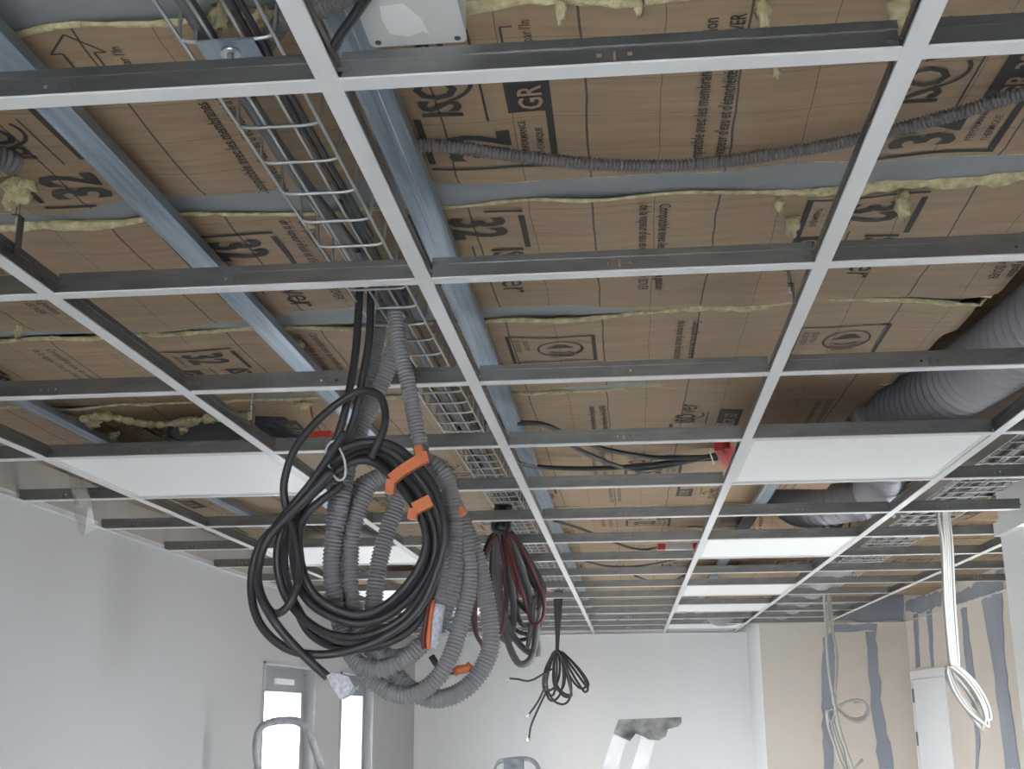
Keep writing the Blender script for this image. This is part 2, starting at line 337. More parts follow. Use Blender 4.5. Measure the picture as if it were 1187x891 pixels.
for cname, xa, xb, r0, r1 in COLS:
    L = xb-xa
    for r_ in range(r0, r1):
        y = .6*r_; q = [proj(G(x, y, 0)) for x in (xa, xb)]
        if max(p[0] for p in q) < 0 or min(p[0] for p in q) > 1187: continue
        if round(L, 3) not in cache: cache[round(L, 3)] = tee_meshes(L, .037, [L/2] if L > .5 else [L/2-.05], True)
        we, ce = cache[round(L, 3)]
        t = thing('cross_tee', G(xa, y, .0002), 'cross tee, %s row from camera, %s' % (ORD[r_], cname), 'cross tee', 'cross tees of the ceiling grid')
        obj('web', we, t); obj('cap', ce, t)
# white panels lying in the grid
def panel(xa, r_, label):
    y = .6*r_; t = thing('ceiling_panel', G(xa+.3, y+.3, .0025), label, 'ceiling panel', 'white panels lying in the grid')
    a = .293; fr = MB()
    for (x0, y0, x1, y1) in ((-a, -a, a, -a+.016), (-a, a-.016, a, a), (-a, -a+.016, -a+.016, a-.016), (a-.016, -a+.016, a, a-.016)): fr.box((x0, y0, 0), (x1, y1, .010))
    fr.build('frame', 'white_trim', t); MB().box((-a+.016, -a+.016, .0012), (a-.016, a-.016, .009)).build('diffuser', 'led_panel', t)
for r_, n in ((3, 'nearest and largest'), (6, 'second nearest'), (9, 'third'), (11, 'fourth'), (14, 'farthest')): panel(.6, r_, '%s white panel in the right-hand column of panels' % n)
for r_, n in ((3, 'nearest, largest'), (6, 'second nearest'), (9, 'third nearest'), (11, 'farthest')): panel(-1.2, r_, '%s white panel in the left column, behind the cable coils' % n)
# ------------------------------------------------------------------ joists and insulation above the grid
YJ = [.045, .605, 1.183, 1.80]+[2.41+.6*i for i in range(12)]
KH = .14
def xlim(y): return (XL+.01, (XN-.01) if y < YS else (XR-.01) if y < 7.7 else 1.29)
def kz(x, y):
    return KH + .003*math.sin(7*x+3*y)+.0022*math.sin(15*x-9*y+1)+.0014*math.sin(31*x+5*y)
def bumpz(x, y):      # the facing is pushed up over the flexible ducts
    z = kz(x, y)
    if .3 < y < 4.4:
        xc, hw = (1.24-.098*(y-.45), .105) if y < 2.45 else (1.18, .10) if y < 3.30 else (1.12, .24)
        z += .13*min(1, max(0, 1-(abs(x-xc)-hw)/.03))*min(1, max(0, (4.4-y)/.15))
    return z
for i, y in enumerate(YJ):
    xa, xb = xlim(y)
    if .9 < y < 4.4: xb = .98 if y < 2.9 else .80
    mb = MB().box((xa, y-.055, GZ+.1515), (xb, y+.055, GZ+.162)).box((xa, y-.004, GZ+.162), (xb, y+.004, GZ+.34)).box((xa, y-.055, GZ+.34), (xb, y+.055, GZ+.352))
    o = mb.build('joist', 'joist_steel'); tag(o, 'grey painted steel joist above the grid, %s from the camera' % ORD[i], 'joist', 'joists above the ceiling grid')
def sm(t): t = min(1, max(0, t)); return t*t*(3-2*t)
def near_edge(b, x):
    y = YJ[b]+.045+.010*math.sin(9*x+b*2)+.006*math.sin(23*x+b)
    if b == 1: y += -.0
    if b == 2: y += .02-.05*sm((x-.15)/.4)+.03*sm((x-.7)/.3)
    if b == 3: y -= .02
    if b > 3: y -= .03
    return y
def far_edge(b, x):
    j = b+1; y = YJ[j]-.047+.010*math.sin(8*x+b)+.007*math.sin(19*x+2*b)
    if j == 2: y += .075*sm((x-.16)/.22)-.04*sm((x-.62)/.25)+.06*sm((-.35-x)/.1)*(1 if x > -.75 else 1)
    if j == 3: y += .035+.06*sm((x-.3)/.2)
    if j == 1: y += .03*sm((-.45-x)/.2)
    if j > 3: y += .035+.01*math.sin(5*x+j)
    return y
# --- lettering
_tc = {}
def glyphs(s, bold):
    if (s, bold) not in _tc:
        cu = bpy.data.curves.new('t', 'FONT'); cu.body = s; cu.size = 1; cu.offset = bold; cu.resolution_u = 2; cu.align_x = 'LEFT'
        o = bpy.data.objects.new('t', cu); COL.objects.link(o); dg = bpy.context.evaluated_depsgraph_get()
        me = bpy.data.meshes.new_from_object(o.evaluated_get(dg)); V = [tuple(v.co[:2]) for v in me.vertices]; Fc = [tuple(p.vertices) for p in me.polygons]
        bpy.data.objects.remove(o); bpy.data.curves.remove(cu); bpy.data.meshes.remove(me); _tc[(s, bold)] = (V, Fc)
    return _tc[(s, bold)]
class Print:                                     # flat printing in (u, v): u = reading direction, v = up
    def __init__(s): s.v = []; s.f = []
    def text(s, t, u, v, size, bold=0., sx=1.):
        V, Fc = glyphs(t, bold); o = len(s.v); s.v += [(u+a*size*sx, v+b*size) for a, b in V]; s.f += [tuple(i+o for i in q) for q in Fc]; return s
    def poly(s, P):
        o = len(s.v); s.v += P; s.f.append(tuple(range(o, o+len(P)))); return s
    def rect(s, u0, v0, u1, v1):
        n = max(1, int(max(u1-u0, v1-v0)/.02)); 
        for i in range(n):
            if u1-u0 > v1-v0: a, b = u0+(u1-u0)*i/n, u0+(u1-u0)*(i+1)/n; s.poly([(a, v0), (b, v0), (b, v1), (a, v1)])
            else: a, b = v0+(v1-v0)*i/n, v0+(v1-v0)*(i+1)/n; s.poly([(u0, a), (u1, a), (u1, b), (u0, b)])
        return s
    def ring(s, u, v, ru, rv, w, a0=0, a1=360, n=28):
        for i in range(n):
            p, q = math.radians(a0+(a1-a0)*i/n), math.radians(a0+(a1-a0)*(i+1)/n)
            s.poly([(u+ru*math.cos(p), v+rv*math.sin(p)), (u+ru*math.cos(q), v+rv*math.sin(q)), (u+(ru-w)*math.cos(q), v+(rv-w)*math.sin(q)), (u+(ru-w)*math.cos(p), v+(rv-w)*math.sin(p))])
        return s
def logo():
    p = Print(); p.rect(.008, .0, .016, .19); p.rect(.03, .181, .17, .191); p.rect(.016, .0, .17, .010)
    p.text('32', .035, .068, .125, .03, .72); p.text('ISO', .172, .122, .078, .022, .85); p.text('ver', .285, .122, .085, .0, .95)
    p.rect(.155, .088, .30, .091); p.text('PERFORMANCE', .045, .040, .0145, .006); p.text('THERMIQUE', .045, .018, .0145, .006)
    p.ring(.262, .152, .05, .055, .006, 200, 300, 12)
    return p
def logo_tab():                                  # dark tab, its letters left blank as a second layer in kraft colour
    p = Print(); 
    for i in range(9):
        a, b = .17+.17*i/9, .17+.17*(i+1)/9; t = lambda u: .06 if .185 <= u <= .325 else .012
        for j in range(3): p.poly([(a, .02*j), (b, .02*j), (b, .02*j+.02), (a, .02*j+.02)])
    return p
def logo_knock(): return Print().text('GR 32', .178, .012, .046, .014, 1.0)
def claim():
    p = Print(); p.text('Compatible avec les membranes de gestion', .0, .032, .0262, .012, .86); p.text("de la vapeur d'eau et d'étanchéité à l'air ISOVER", .0, .0, .0262, .012, .78); return p
def arrow():
    p = Print(); w = .003
    for a, b in (((.36, .05), (.40, .05)), ((.40, .05), (.40, .035)), ((.40, .035), (.44, .07)), ((.44, .07), (.40, .105)), ((.40, .105), (.40, .09)), ((.40, .09), (.36, .09)), ((.36, .09), (.36, .05))):
        a, b = np.array(a), np.array(b); d = (b-a)/np.linalg.norm(b-a); n = np.array([-d[1], d[0]])*w/2; p.poly([tuple(a-n), tuple(b-n), tuple(b+n), tuple(a+n)])
    p.text("ers par l'In", .335, .014, .020, .006, .9); return p
def ear():
    p = Print(); p.rect(.03, .0, .23, .008); p.rect(.03, .186, .23, .194); p.rect(.03, .008, .036, .186); p.rect(.224, .008, .230, .186)
    p.ring(.125, .115, .062, .052, .005, 0, 360); p.poly([(.09, .105), (.118, .082), (.118, .148), (.09, .125)]); p.ring(.13, .115, .028, .030, .005, -60, 60, 8); p.ring(.145, .115, .03, .034, .004, -60, 60, 8)
    p.rect(.188, .09, .192, .14); p.text('ISOLATION', .06, .036, .017, .006, .8); p.text('ACOUSTIQUE', .06, .016, .017, .006, .8); return p
PRT = {'logo': logo(), 'tab': logo_tab(), 'knock': logo_knock(), 'claim': claim(), 'arrow': arrow(), 'ear': ear()}
def place(pr, b, x0, y0, flip, root, mt='print_ink', off=.0016, name='printed_lettering'):
    V = []; ok = []
    for u, v in pr.v:
        X, Y = (x0-v, y0-u) if not flip else (x0+v, y0+u)
        ok.append(near_edge(b, X)+.004 < Y < far_edge(b, X)-.004 and xlim(Y)[0] < X < xlim(Y)[1]); V.append((X, Y, GZ+bumpz(X, Y)-off))
    Fc = [q for q in pr.f if all(ok[i] for i in q)]
    if not Fc: return
    mb = MB(); mb.add(V, Fc); sub(mb, name, mt, root)
LAY = {0: [('L', .216, .515), ('T', .455, .53), ('L', .846, .545), ('L', -.415, .575), ('T', -.205, .56), ('T', -.8, .56), ('A', .216, .535), ('A', -.28, .53)],
       1: [('L', -.043, .655), ('T', .335, .66), ('L', .60, .66), ('T', .985, .67), ('L', -.47, .70), ('T', -.255, .66), ('T', -.86, .66), ('L', -1.12, .70)],
       2: [('R', .05, 1.30), ('T', .42, 1.28), ('R', .675, 1.31), ('T', 1.04, 1.27), ('L', -.75, 1.33), ('T', -.40, 1.27), ('T', -1.0, 1.30), ('L', -1.35, 1.33), ('A', -.2, 1.25)],
       3: [('L', .62, 2.36), ('T', .255, 2.36), ('L', .02, 2.36), ('T', .85, 2.36), ('T', -.40, 2.36), ('L', -.6, 2.36), ('T', -1.0, 2.36), ('L', 1.25, 2.36)]}
for b in range(len(YJ)-1):
    flip = b in (1, 2) or (b > 3 and b % 2 == 1); yc = (YJ[b]+YJ[b+1])/2; xa, xb = xlim(YJ[b]); xa -= .0
    root = thing('insulation_strip', G(0, yc, KH), 'kraft-faced glass wool insulation strip in the %s bay from the camera' % ORD[b], 'insulation', 'kraft-faced insulation strips between the joists')
    nx = int((xb-xa)/(.022 if b < 8 else .04)); ny = 15; V = []; Fc = []
    for i in range(nx+1):
        x = xa+(xb-xa)*i/nx; ya, yb = near_edge(b, x), far_edge(b, x)
        for j in range(ny+1):
            y = ya+(yb-ya)*j/ny; e = min(y-ya, yb-y); V.append((x, y, GZ+bumpz(x, y)+.004*max(0, 1-e/.03)))
    for i in range(nx):
        for j in range(ny):
            k = i*(ny+1)+j; c_ = (V[k][0], V[k][1]+.02)
            if b == 3 and -1.10+.03*math.sin(c_[1]*40) < c_[0] < -.64 and c_[1] > 1.985+.02*math.sin(c_[0]*21): continue      # torn-out patch over the left panel
            Fc.append((k, k+1, k+ny+2, k+ny+1))
    mb = MB(); n0 = len(V); mb.add(V, Fc, True); mb.add([(x, y, z+.0012) for x, y, z in V], [q[::-1] for q in Fc], True)
    facing = part(mb, 'kraft_facing', 'kraft', root)
    # slab of wool above the facing and its frayed edges
    V2 = []; F2 = []
    for i in range(nx+1):
        x = xa+(xb-xa)*i/nx; ya, yb = near_edge(b, x)+.012, far_edge(b, x)-.012; z = GZ+max(bumpz(x, ya), KH)
        V2 += [(x, ya, GZ+bumpz(x, ya)+.03), (x, yb, GZ+bumpz(x, yb)+.03), (x, yb, GZ+.33), (x, ya, GZ+.33)]
    for i in range(nx):
        if b == 3 and -1.12 < V2[i*4][0] < -.66: continue
        for j in range(4): F2.append((i*4+j, i*4+(j+1) % 4, i*4+4+(j+1) % 4, i*4+4+j))
    part(MB().add(V2, F2), 'wool_slab', 'wool', root)
    for side in (0, 1):
        if b > 8: break
        pts = []; rr = []
        for x in np.arange(xa+.02, xb-.02, .03):
            y = near_edge(b, x)-.001 if side == 0 else far_edge(b, x)+.001
            r_ = .0035+.0025*rng.rand()
            if side == 0:
                if b == 1: r_ = .003+.012*sm((x-.35)/.3)*(.7+.5*rng.rand())+.006*sm((-.5-x)/.1)
                elif b == 2 and .22 < x < .62: r_ = .005+.006*math.sin((x-.22)/.4*math.pi)
                elif b == 2 and x < -.4: r_ = .005
                elif b > 3: r_ = .003
            else: r_ = .0025+.0015*rng.rand()
            if b == 0 and side == 0 and x > .1: r_ = .007+.005*rng.rand()
            pts.append((x, y+(.002 if side == 0 else -.002), GZ+bumpz(x, y)+.006+r_*.3)); rr.append(r_)
        rr = np.array(rr); n = len(rr)
        mb = MB().tube(pts, 1., 7, .02, rvar=lambda t, rr=rr, n=n: np.interp(t, np.linspace(0, 1, n), rr)*(1+.25*np.random.RandomState(b).randn(len(t)).clip(-1, 1)))
        part(mb, 'wool_edge', 'wool', root)
    if b == 3:
        part(MB().tube([atH(x, y, .127) for x, y in ((62,480),(90,486),(120,482),(150,488),(180,492),(215,489),(250,484),(292,482))], .011, 9, .008, rvar=lambda t: 1+.15*np.sin(t*31)+.12*np.sin(t*71+1)+.3*np.random.RandomState(3).randn(len(t)).clip(-1, 1)), 'wool_roll', 'wool', root)
        part(MB().tube([atH(x, y, .125) for x, y in ((62,482),(85,492),(105,500),(128,510))], .012, 9, .012, rvar=lambda t: 1+.4*np.sin(t*23)+.25*np.random.RandomState(4).randn(len(t)).clip(-1, 1)), 'wool_roll', 'wool', root)
    lay = LAY.get(b)
    if lay is None:
        lay = [(k, x, YJ[b]+.06 if flip else YJ[b+1]-.06) for x in np.arange(-1.4, xb, .63) for k in 'L'] + [('T', x+.38, YJ[b]+.06 if flip else YJ[b+1]-.06) for x in np.arange(-1.4, xb-.4, .63)]
    if b > 9: lay = []
    for k, x, y in lay:
        if k == 'L': place(PRT['logo'], b, x, y, flip, facing); place(PRT['tab'], b, x, y, flip, facing, name='printed_tab'); place(PRT['knock'], b, x, y, flip, facing, 'kraft', .0036)
        if k == 'T': place(PRT['claim'], b, x, y, flip, facing)
        if k == 'A': place(PRT['arrow'], b, x, y, flip, facing)
        if k == 'R': place(PRT['ear'], b, x, y, flip, facing, name='printed_emblem')
    TUFT = {0: [(18,222,.022,.03), (255,22,.012,.02), (300,20,.012,.012), (885,18,.008,.022), (650,12,.006,.014), (1042,12,.012,.016), (740,8,.005,.012), (6,188,.012,.016), (900,84,.004,.008)],
            1: [(918,262,.012,.016), (1046,238,.012,.022), (903,238,.008,.010), (360,262,.010,.008), (420,272,.008,.008)], 2: [(20,385,.006,.012), (345,402,.012,.012), (300,378,.008,.006)], 3: [(105,492,.022,.012), (212,497,.012,.014), (350,470,.02,.008), (132,505,.014,.010)], 6: [(820,612,.012,.012)], 7: [(1000, 632, .03, .014)]}
    for i, (px, py, rx, rz) in enumerate(TUFT.get(b, [])):
        c = atH(px, py, .122); mb = MB().blob(c, rx, rx*.8, rz, b*31+i, .45, 9, 7); mb.blob(c+np.array([rx*.5, .004, rz*.6]), rx*.7, rx*.6, rz*.8, b*37+i, .5, 8, 6)
        part(mb, 'wool_tuft', 'wool', root)
# galvanised furring rails under the insulation
def rail(x, y0, y1, label):
    prof = [(-.0235, 0), (-.0205, .0), (-.019, .002), (-.006, .002), (-.004, .0005), (.004, .0005), (.006, .002), (.019, .002), (.0205, 0), (.0235, 0), (.0235, .017), (.019, .018), (.019, .0165), (.0222, .0158), (.0222, .0012), (-.0222, .0012), (-.0222, .0158), (-.019, .0165), (-.019, .018), (-.0235, .017)]
    mb = MB().prism([(x+a, y0, GZ+.1+c) for a, c in prof], (0, y1-y0, 0)); o = mb.build('furring_rail', 'galvanised_rail'); tag(o, label, 'metal rail', 'furring rails under the insulation')
rail(.004, -.9, 9.4, 'galvanised furring rail directly above the central runner beside the cable tray'); rail(-.408, -.9, 9.4, 'galvanised furring rail crossing the upper left between two runners')
rail(-1.175, -.9, 9.4, 'galvanised furring rail at the far left near the left wall'); rail(.80, 2.5, 9.4, 'galvanised furring rail above the right-hand column of white panels')
rail(-.80, 2.45, 9.4, 'galvanised furring rail above the left-hand column of white panels')
# hangers that carry the runners
for px, py, hx, lab in ((28, 268, 'C', 'steel hanger with rod and strap at the left edge'), (308, 480, 'C', 'steel hanger standing on the left runner behind the coil'), (918, 345, 'B', 'steel hanger strap beside the right-centre runner')):
    c = atH(px, py, .06); x = RUN[hx]; y = c[1]
    t = thing('runner_hanger', G(x, y, .038), lab, 'hanger', 'hangers of the ceiling grid')
    part(MB().box((x+.0035, y-.009, GZ+.022), (x+.0052, y+.009, GZ+.085)).box((x-.006, y-.009, GZ+.083), (x+.0052, y+.009, GZ+.085)), 'strap', 'galvanised', t)
    part(MB().tube([(x-.001, y, GZ+.07), (x-.001, y, GZ+.158)], .003, 8), 'rod', 'zinc_wire', t)
# ------------------------------------------------------------------ wire cable trays
def tray(name, x0, x1, h, hs, y0, y1, r, label, nl, plate=True):
    t = thing(name, G((x0+x1)/2, y0, h), label, 'cable tray')
    xs = np.linspace(x0, x1, nl)
    for x in xs: part(MB().tube([G(x, y0, h+.0), G(x, y1, h+.0)], r, 6, .5), 'long_wire', 'zinc_wire', t)
    for x in (x0-.003, x1+.003): part(MB().tube([G(x, y0, h+hs), G(x, y1, h+hs)], r, 6, .5), 'long_wire', 'zinc_wire', t)
    me = None; y = y0+.03
    while y < y1:
        if me is None:
            me = MB().tube([(x0-.003, 0, hs), (x0-.002, 0, hs*.5), (x0, 0, .006), (x0+.008, 0, -.003), ((x0+x1)/2, 0, -.004), (x1-.008, 0, -.003), (x1, 0, .006), (x1+.002, 0, hs*.5), (x1+.003, 0, hs)], r, 6, .006).mesh('cross_wire', 'zinc_wire')
        o = obj('cross_wire', me); o.location = (0, y, GZ+h); setpart(o, t); y += .1
    return t
tl = tray('cable_tray', -.172, -.068, .072, .052, -.62, 9.3, .0023, 'wire basket cable tray running beside the central runner', 4)
c = atH(268, 52, .072)
pl = part(MB().box((c[0]-.032, c[1]-.022, GZ+.064), (c[0]+.032, c[1]+.022, GZ+.066)).box((c[0]-.034, c[1]-.024, GZ+.066), (c[0]-.030, c[1]+.024, GZ+.082)), 'splice_plate', 'galvanised_rail', tl, 'galvanised splice plate with a bolt')
sub(MB().tube([(c[0], c[1], GZ+.0645), (c[0], c[1], GZ+.060)], .011, 16, .01).tube([(c[0], c[1], GZ+.062), (c[0], c[1], GZ+.045)], .004, 10, .01), 'bolt', 'zinc_wire', pl)
tr = tray('cable_tray', 1.36, 1.575, .072, .05, 1.6, 8.2, .0023, 'wide wire basket cable tray at the right, full of grey cables', 5)
for i in range(11):
    x = 1.375+.018*i; ys = np.arange(1.6, 8.3, .25)
    o = MB().tube([G(x+.010*math.sin(3*y+i*2)+.004*rng.randn(), y, .086+.008*(i % 3)+.004*math.sin(5*y+i)) for y in ys], .0065 if i % 2 else .009, 7, .05).build('laid_cable', ['grey_cable', 'white_cable', 'aluminium'][i % 3])
    tag(o, '%s cable, %s from the left in the wide right-hand wire tray' % (['dark grey', 'white', 'silvery'][i % 3], ORD[i]), 'cable', 'cables in the right-hand tray')
o = MB().box((1.235, 1.7, GZ+.055), (1.335, 4.6, GZ+.068)).build('brown_board', 'brown_board'); tag(o, 'narrow brown board lying beside the wide right-hand cable tray', 'board')
for i, (pts, r_, mt_, lab) in enumerate((
    ([(-.150, -.6, .088), (-.150, .1, .088), (-.148, .4, .09), (-.128, .75, .09), (-.12, 1.5, .088), (-.12, 9.2, .088)], .010, 'grey_cable', 'thick grey cable lying in the left half of the narrow tray'),
    ([(-.085, -.6, .08), (-.09, .2, .082), (-.085, .6, .08), (-.095, 1.2, .082), (-.09, 9.2, .08)], .0036, 'black_cable', 'thin black cable lying along the right side of the narrow tray'),
    ([(-.098, -.6, .08), (-.10, .25, .083), (-.097, .62, .08), (-.11, 1.25, .082), (-.105, 9.2, .08)], .0036, 'black_cable', 'thin black cable in the middle of the narrow tray'),
    ([(-.16, 1.3, .084), (-.15, 2.2, .09), (-.16, 9.2, .085)], .009, 'black_cable', 'black cable lying in the far part of the narrow tray'),
    ([(-.14, 2.0, .10), (-.13, 3.2, .104), (-.145, 9.2, .10)], .007, 'red_cable', 'red cable lying in the far part of the narrow tray'))):
    tag(MB().tube([G(*p) for p in pts], r_, 8, .04).build('laid_cable', mt_), lab, 'cable', 'cables in the narrow tray')
# ------------------------------------------------------------------ conduits, ducts and boxes above the grid
def conduit(px, h, r, mt_, label, pitch=.0058, depth=.22, name='corrugated_conduit'):
    P = [atH(p[0], p[1], p[2] if len(p) > 2 else h) for p in px]
    o = MB().tube(P, r, 14, rib=(pitch, depth)).build(name, mt_); tag(o, label, 'conduit'); return o
conduit([(440,172),(470,169),(520,170),(600,181),(700,191),(800,191),(900,179),(1000,160),(1090,137),(1200,104)], .122, .0098, 'conduit_dark', 'dark grey corrugated conduit sagging across the top right')
conduit([(300,62),(318,38),(340,10),(352,-12)], .095, .0105, 'conduit_dark', 'short corrugated conduit end beside the splice plate at top left')
conduit([(372,12),(392,2),(415,-12)], .07, .010, 'conduit_dark', 'corrugated conduit entering the top edge beside the white box')
conduit([(-30,178),(-8,182),(8,186),(16,190)], .11, .018, 'conduit_dark', 'corrugated conduit stub at the left edge above the hanger')
tag(MB().tube([atH(*p) for p in ((425,-8,.07),(408,18,.075),(392,40,.08),(384,58,.085))], .0035, 8).tube([atH(*p) for p in ((432,-8,.07),(414,18,.075),(398,40,.08),(388,60,.085))], .0035, 8).build('black_cable_pair', 'black_cable'), 'pair of black cables entering the white junction box', 'cable')
# junction box
x0, y0, x1, y1 = .030, -.16, .137, .060; jb = thing('junction_box', G(.084, -.05, .082), 'white plastic junction box with torn sticker at the top edge', 'junction box')
def rbox(mb, x0, y0, x1, y1, z0, z1, r):
    P = []
    for cx, cy, a in ((x1-r, y1-r, 0), (x0+r, y1-r, 90), (x0+r, y0+r, 180), (x1-r, y0+r, 270)):
        for k in range(5): t = math.radians(a+22.5*k); P.append((cx+r*math.cos(t), cy+r*math.sin(t), z0))
    return mb.prism(P, (0, 0, z1-z0))
part(rbox(MB(), x0, y0, x1, y1, GZ+.086, GZ+.136, .006), 'body', 'white_plastic', jb); part(rbox(MB(), x0-.001, y0-.001, x1+.001, y1+.001, GZ+.080, GZ+.085, .007), 'lid', 'white_plastic', jb)
part(MB().prism([(.052, .005, GZ+.0796), (.055, .035, GZ+.0796), (.075, .043, GZ+.0796), (.092, .034, GZ+.0796), (.098, .04, GZ+.0796), (.094, .008, GZ+.0796), (.08, -.02, GZ+.0796), (.055, -.018, GZ+.0796)], (0, 0, .0003)), 'sticker', 'sticker', jb, 'torn white sticker')
for x in (x0+.009, x1-.009): part(MB().tube([(x, y1-.009, GZ+.0785), (x, y1-.009, GZ+.081)], .0035, 10), 'screw', 'dark_gasket', jb)
def duct(P, r, label, pitch=.03, depth=.10):
    o = MB().tube(P, r, 28, rib=(pitch, depth)).build('flexible_duct', 'duct_grey'); return tag(o, label, 'duct', 'flexible grey ducts above the grid')
duct([G(1.24, .45, .135), G(1.20, .95, .132), G(1.165, 1.40, .130), G(1.13, 1.75, .130), G(1.09, 2.05, .142), G(1.05, 2.28, .19), G(1.02, 2.42, .27)], .088, 'large ribbed grey flexible duct at the right edge above the nearest panel', .038, .12)
duct([G(1.17, 2.50, .27), G(1.18, 2.78, .18), G(1.185, 3.02, .122), G(1.185, 3.22, .114)], .072, 'grey flexible duct end behind the nearest right-hand panel', .03, .14)
duct([G(1.33, 3.44, .128), G(1.22, 3.47, .124), G(1.10, 3.56, .124), G(1.00, 3.73, .14), G(.94, 3.92, .24)], .078, 'curved grey flexible duct elbow bending left above second right-hand panel', .03, .14)
duct([atH(985,636,.14), atH(955,660,.12), atH(940,676,.12), atH(922,692,.12), atH(905,703,.12)], .10, 'far grey flexible duct running back above the right runner', .03, .08)
o = duct([G(.93, 8.0, .16), G(.98, 8.35, .075), G(1.15, 8.55, .10), G(1.25, 8.75, .2)], .09, 'farthest grey duct sagging over the last right-hand panel', .03, .06)
# black power cables with red connector above the grid
pw = thing('power_cable', atH(740, 530, .09), 'black power cables running into a red connector beside the right-centre runner', 'cable')
for P in ([(600,490),(630,492),(660,505),(700,520),(760,530),(832,529)], [(600,535),(625,541),(680,543),(740,540),(790,534),(832,531)], [(655,512),(690,530),(730,543),(770,540),(805,533),(834,526)]):
    part(MB().tube([atH(x, y, .10) for x, y in P], .0075, 8), 'cable', 'black_cable', pw)
a, b_ = atH(832, 516, .095), atH(843, 536, .09)
part(MB().bar(a, b_, .022, .03), 'connector', 'red_plastic', pw, 'red plug connector'); part(MB().bar(atH(842, 514, .11), atH(850, 530, .11), .02, .03), 'connector', 'red_plastic', pw)
part(MB().tube([atH(823, 524, .092), atH(826, 533, .088), atH(828, 538, .092)], .002, 6), 'cable_tie', 'cable_tie', pw)
for P, lab in (([(642,603),(668,611),(690,619),(704,624)], 'short black cable above the sixth grid row'), ([(712,628),(728,634),(748,637),(768,633)], 'black cable leading to the white driver box'), ([(678,650),(705,656),(740,656),(775,650),(800,644)], 'long thin black cable above the eighth grid row'), ([(736,667),(755,674),(775,675),(795,666)], 'thin black cable sagging above the ninth grid row'), ([(715,718),(728,722),(748,719)], 'thin black cable hanging near the far wall'), ([(560,560),(590,556),(620,563)], 'black cable crossing the far wire tray')):
    tag(MB().tube([atH(x, y, .075) for x, y in P], .006, 7, .03).build('loose_cable', 'black_cable'), lab, 'cable', 'loose cables above the grid')
c = atH(787, 634, .06); dv = thing('led_driver', c, 'white driver box with red ends above the central bay', 'driver box')
part(MB().box(c+np.array([-.06, -.03, -.012]), c+np.array([.06, .03, .014])), 'housing', 'white_plastic', dv)
for s in (-1, 1): part(MB().box(c+np.array([s*.078-.017, -.03, -.012]), c+np.array([s*.078+.017, .03, .014])), 'end_cap', 'red_plastic', dv)
c = atH(372, 506, .055); tag(MB().box(c+np.array([-.03, -.015, -.01]), c+np.array([.03, .015, .012])).tube([c+np.array([.0, -.01, .012]), c+np.array([-.02, -.02, .05]), c+np.array([-.03, .0, .08])], .002, 6).build('red_connector', 'red_plastic'), 'red connector lying behind the big black coil', 'connector')
# thin plastic film caught on the outermost left runner
P = [atY(x, y, 2.35) for x, y in ((78,545),(88,540),(97,545),(104,575),(108,612),(100,622),(92,618),(84,600),(86,570))]
P = [p+np.array([0, .02*math.sin(i*2.1), 0]) for i, p in enumerate(P)]
tag(MB().prism(P, (0, .002, 0)).build('plastic_film', 'plastic_film'), 'scrap of clear plastic film hanging from the outermost left runner', 'film')
# ------------------------------------------------------------------ hanging cable coils
def yp(pts, Y, wob=.0, ph=0): return [atY(x, y, Y+wob*math.sin(ph+i*1.3)) for i, (x, y) in enumerate(pts)]
bc = thing('cable_coil', atY(437, 617, .88), 'big black cable coil hanging from the tray in the foreground', 'cable coil')
BL = [([(420,300),(417,335),(413,400),(405,452),(393,500),(372,545),(345,590),(340,648),(357,696),(408,722),(455,710),(494,668),(505,622),(486,572),(448,528),(416,522),(388,538)], .88, .0072),
      ([(432,300),(430,335),(428,390),(420,440),(409,490),(385,540),(352,590),(346,648),(363,692),(408,716),(452,703),(488,664),(498,622),(480,577),(444,535),(416,531),(394,546)], .90, .0072),
      ([(398,560),(353,600),(348,648),(366,690),(410,712),(450,699),(484,660),(494,620),(476,580),(440,540),(410,535),(375,560),(334,600),(321,648),(334,696),(371,730),(416,738),(467,716),(500,668),(512,620),(494,566),(455,524),(418,516),(380,540)], .86, .0072),
      ([(390,548),(345,588),(327,604),(301,632),(291,678),(301,722),(334,752),(382,758),(438,742),(484,708),(508,656),(516,612),(500,560),(462,520),(425,512),(396,520)], .84, .0072),
      ([(430,530),(446,492),(441,460),(415,454),(376,480),(345,515),(331,550),(330,580),(342,625),(347,660),(338,696),(318,711),(302,686),(300,652),(318,612),(360,560),(400,500)], .83, .0068),
      ([(385,545),(340,592),(310,625),(299,660),(302,690),(318,720),(345,752),(380,785)], .82, .0075),
      ([(480,560),(504,600),(508,640),(490,690),(455,725),(410,745),(370,735),(345,705),(330,660),(336,610),(365,570),(400,540)], .92, .0075),
      ([(512,640),(500,690),(478,728),(440,748),(395,752),(360,735),(340,700)], .90, .0065)]
for i, (P, Y, r_) in enumerate(BL): part(MB().tube(yp(P, Y, .008, i), r_, 10, .008), 'cable', 'black_cable' if i != 6 else 'grey_cable', bc)
part(MB().tube(yp([(384,512),(378,522),(381,540),(392,556),(400,551),(399,532),(390,514)], .83), .0022, 6, .004, closed=True), 'cable_tie', 'cable_tie', bc, 'pale wire tie around the cables')
P = yp([(378,783),(386,779),(404,784),(410,795),(404,805),(394,810),(385,797)], .80); part(MB().prism(P, (0, .03, 0)), 'end_tag', 'tag_white', bc, 'white printed tape wrapped on the cable end')
part(MB().tube(yp([(470,715),(485,707)], .89), .009, 10), 'sleeve', 'grey_cable', bc)
cc = thing('conduit_coil', atY(480, 660, 1.0), 'coil of grey corrugated conduits hanging behind the black coil', 'conduit coil')
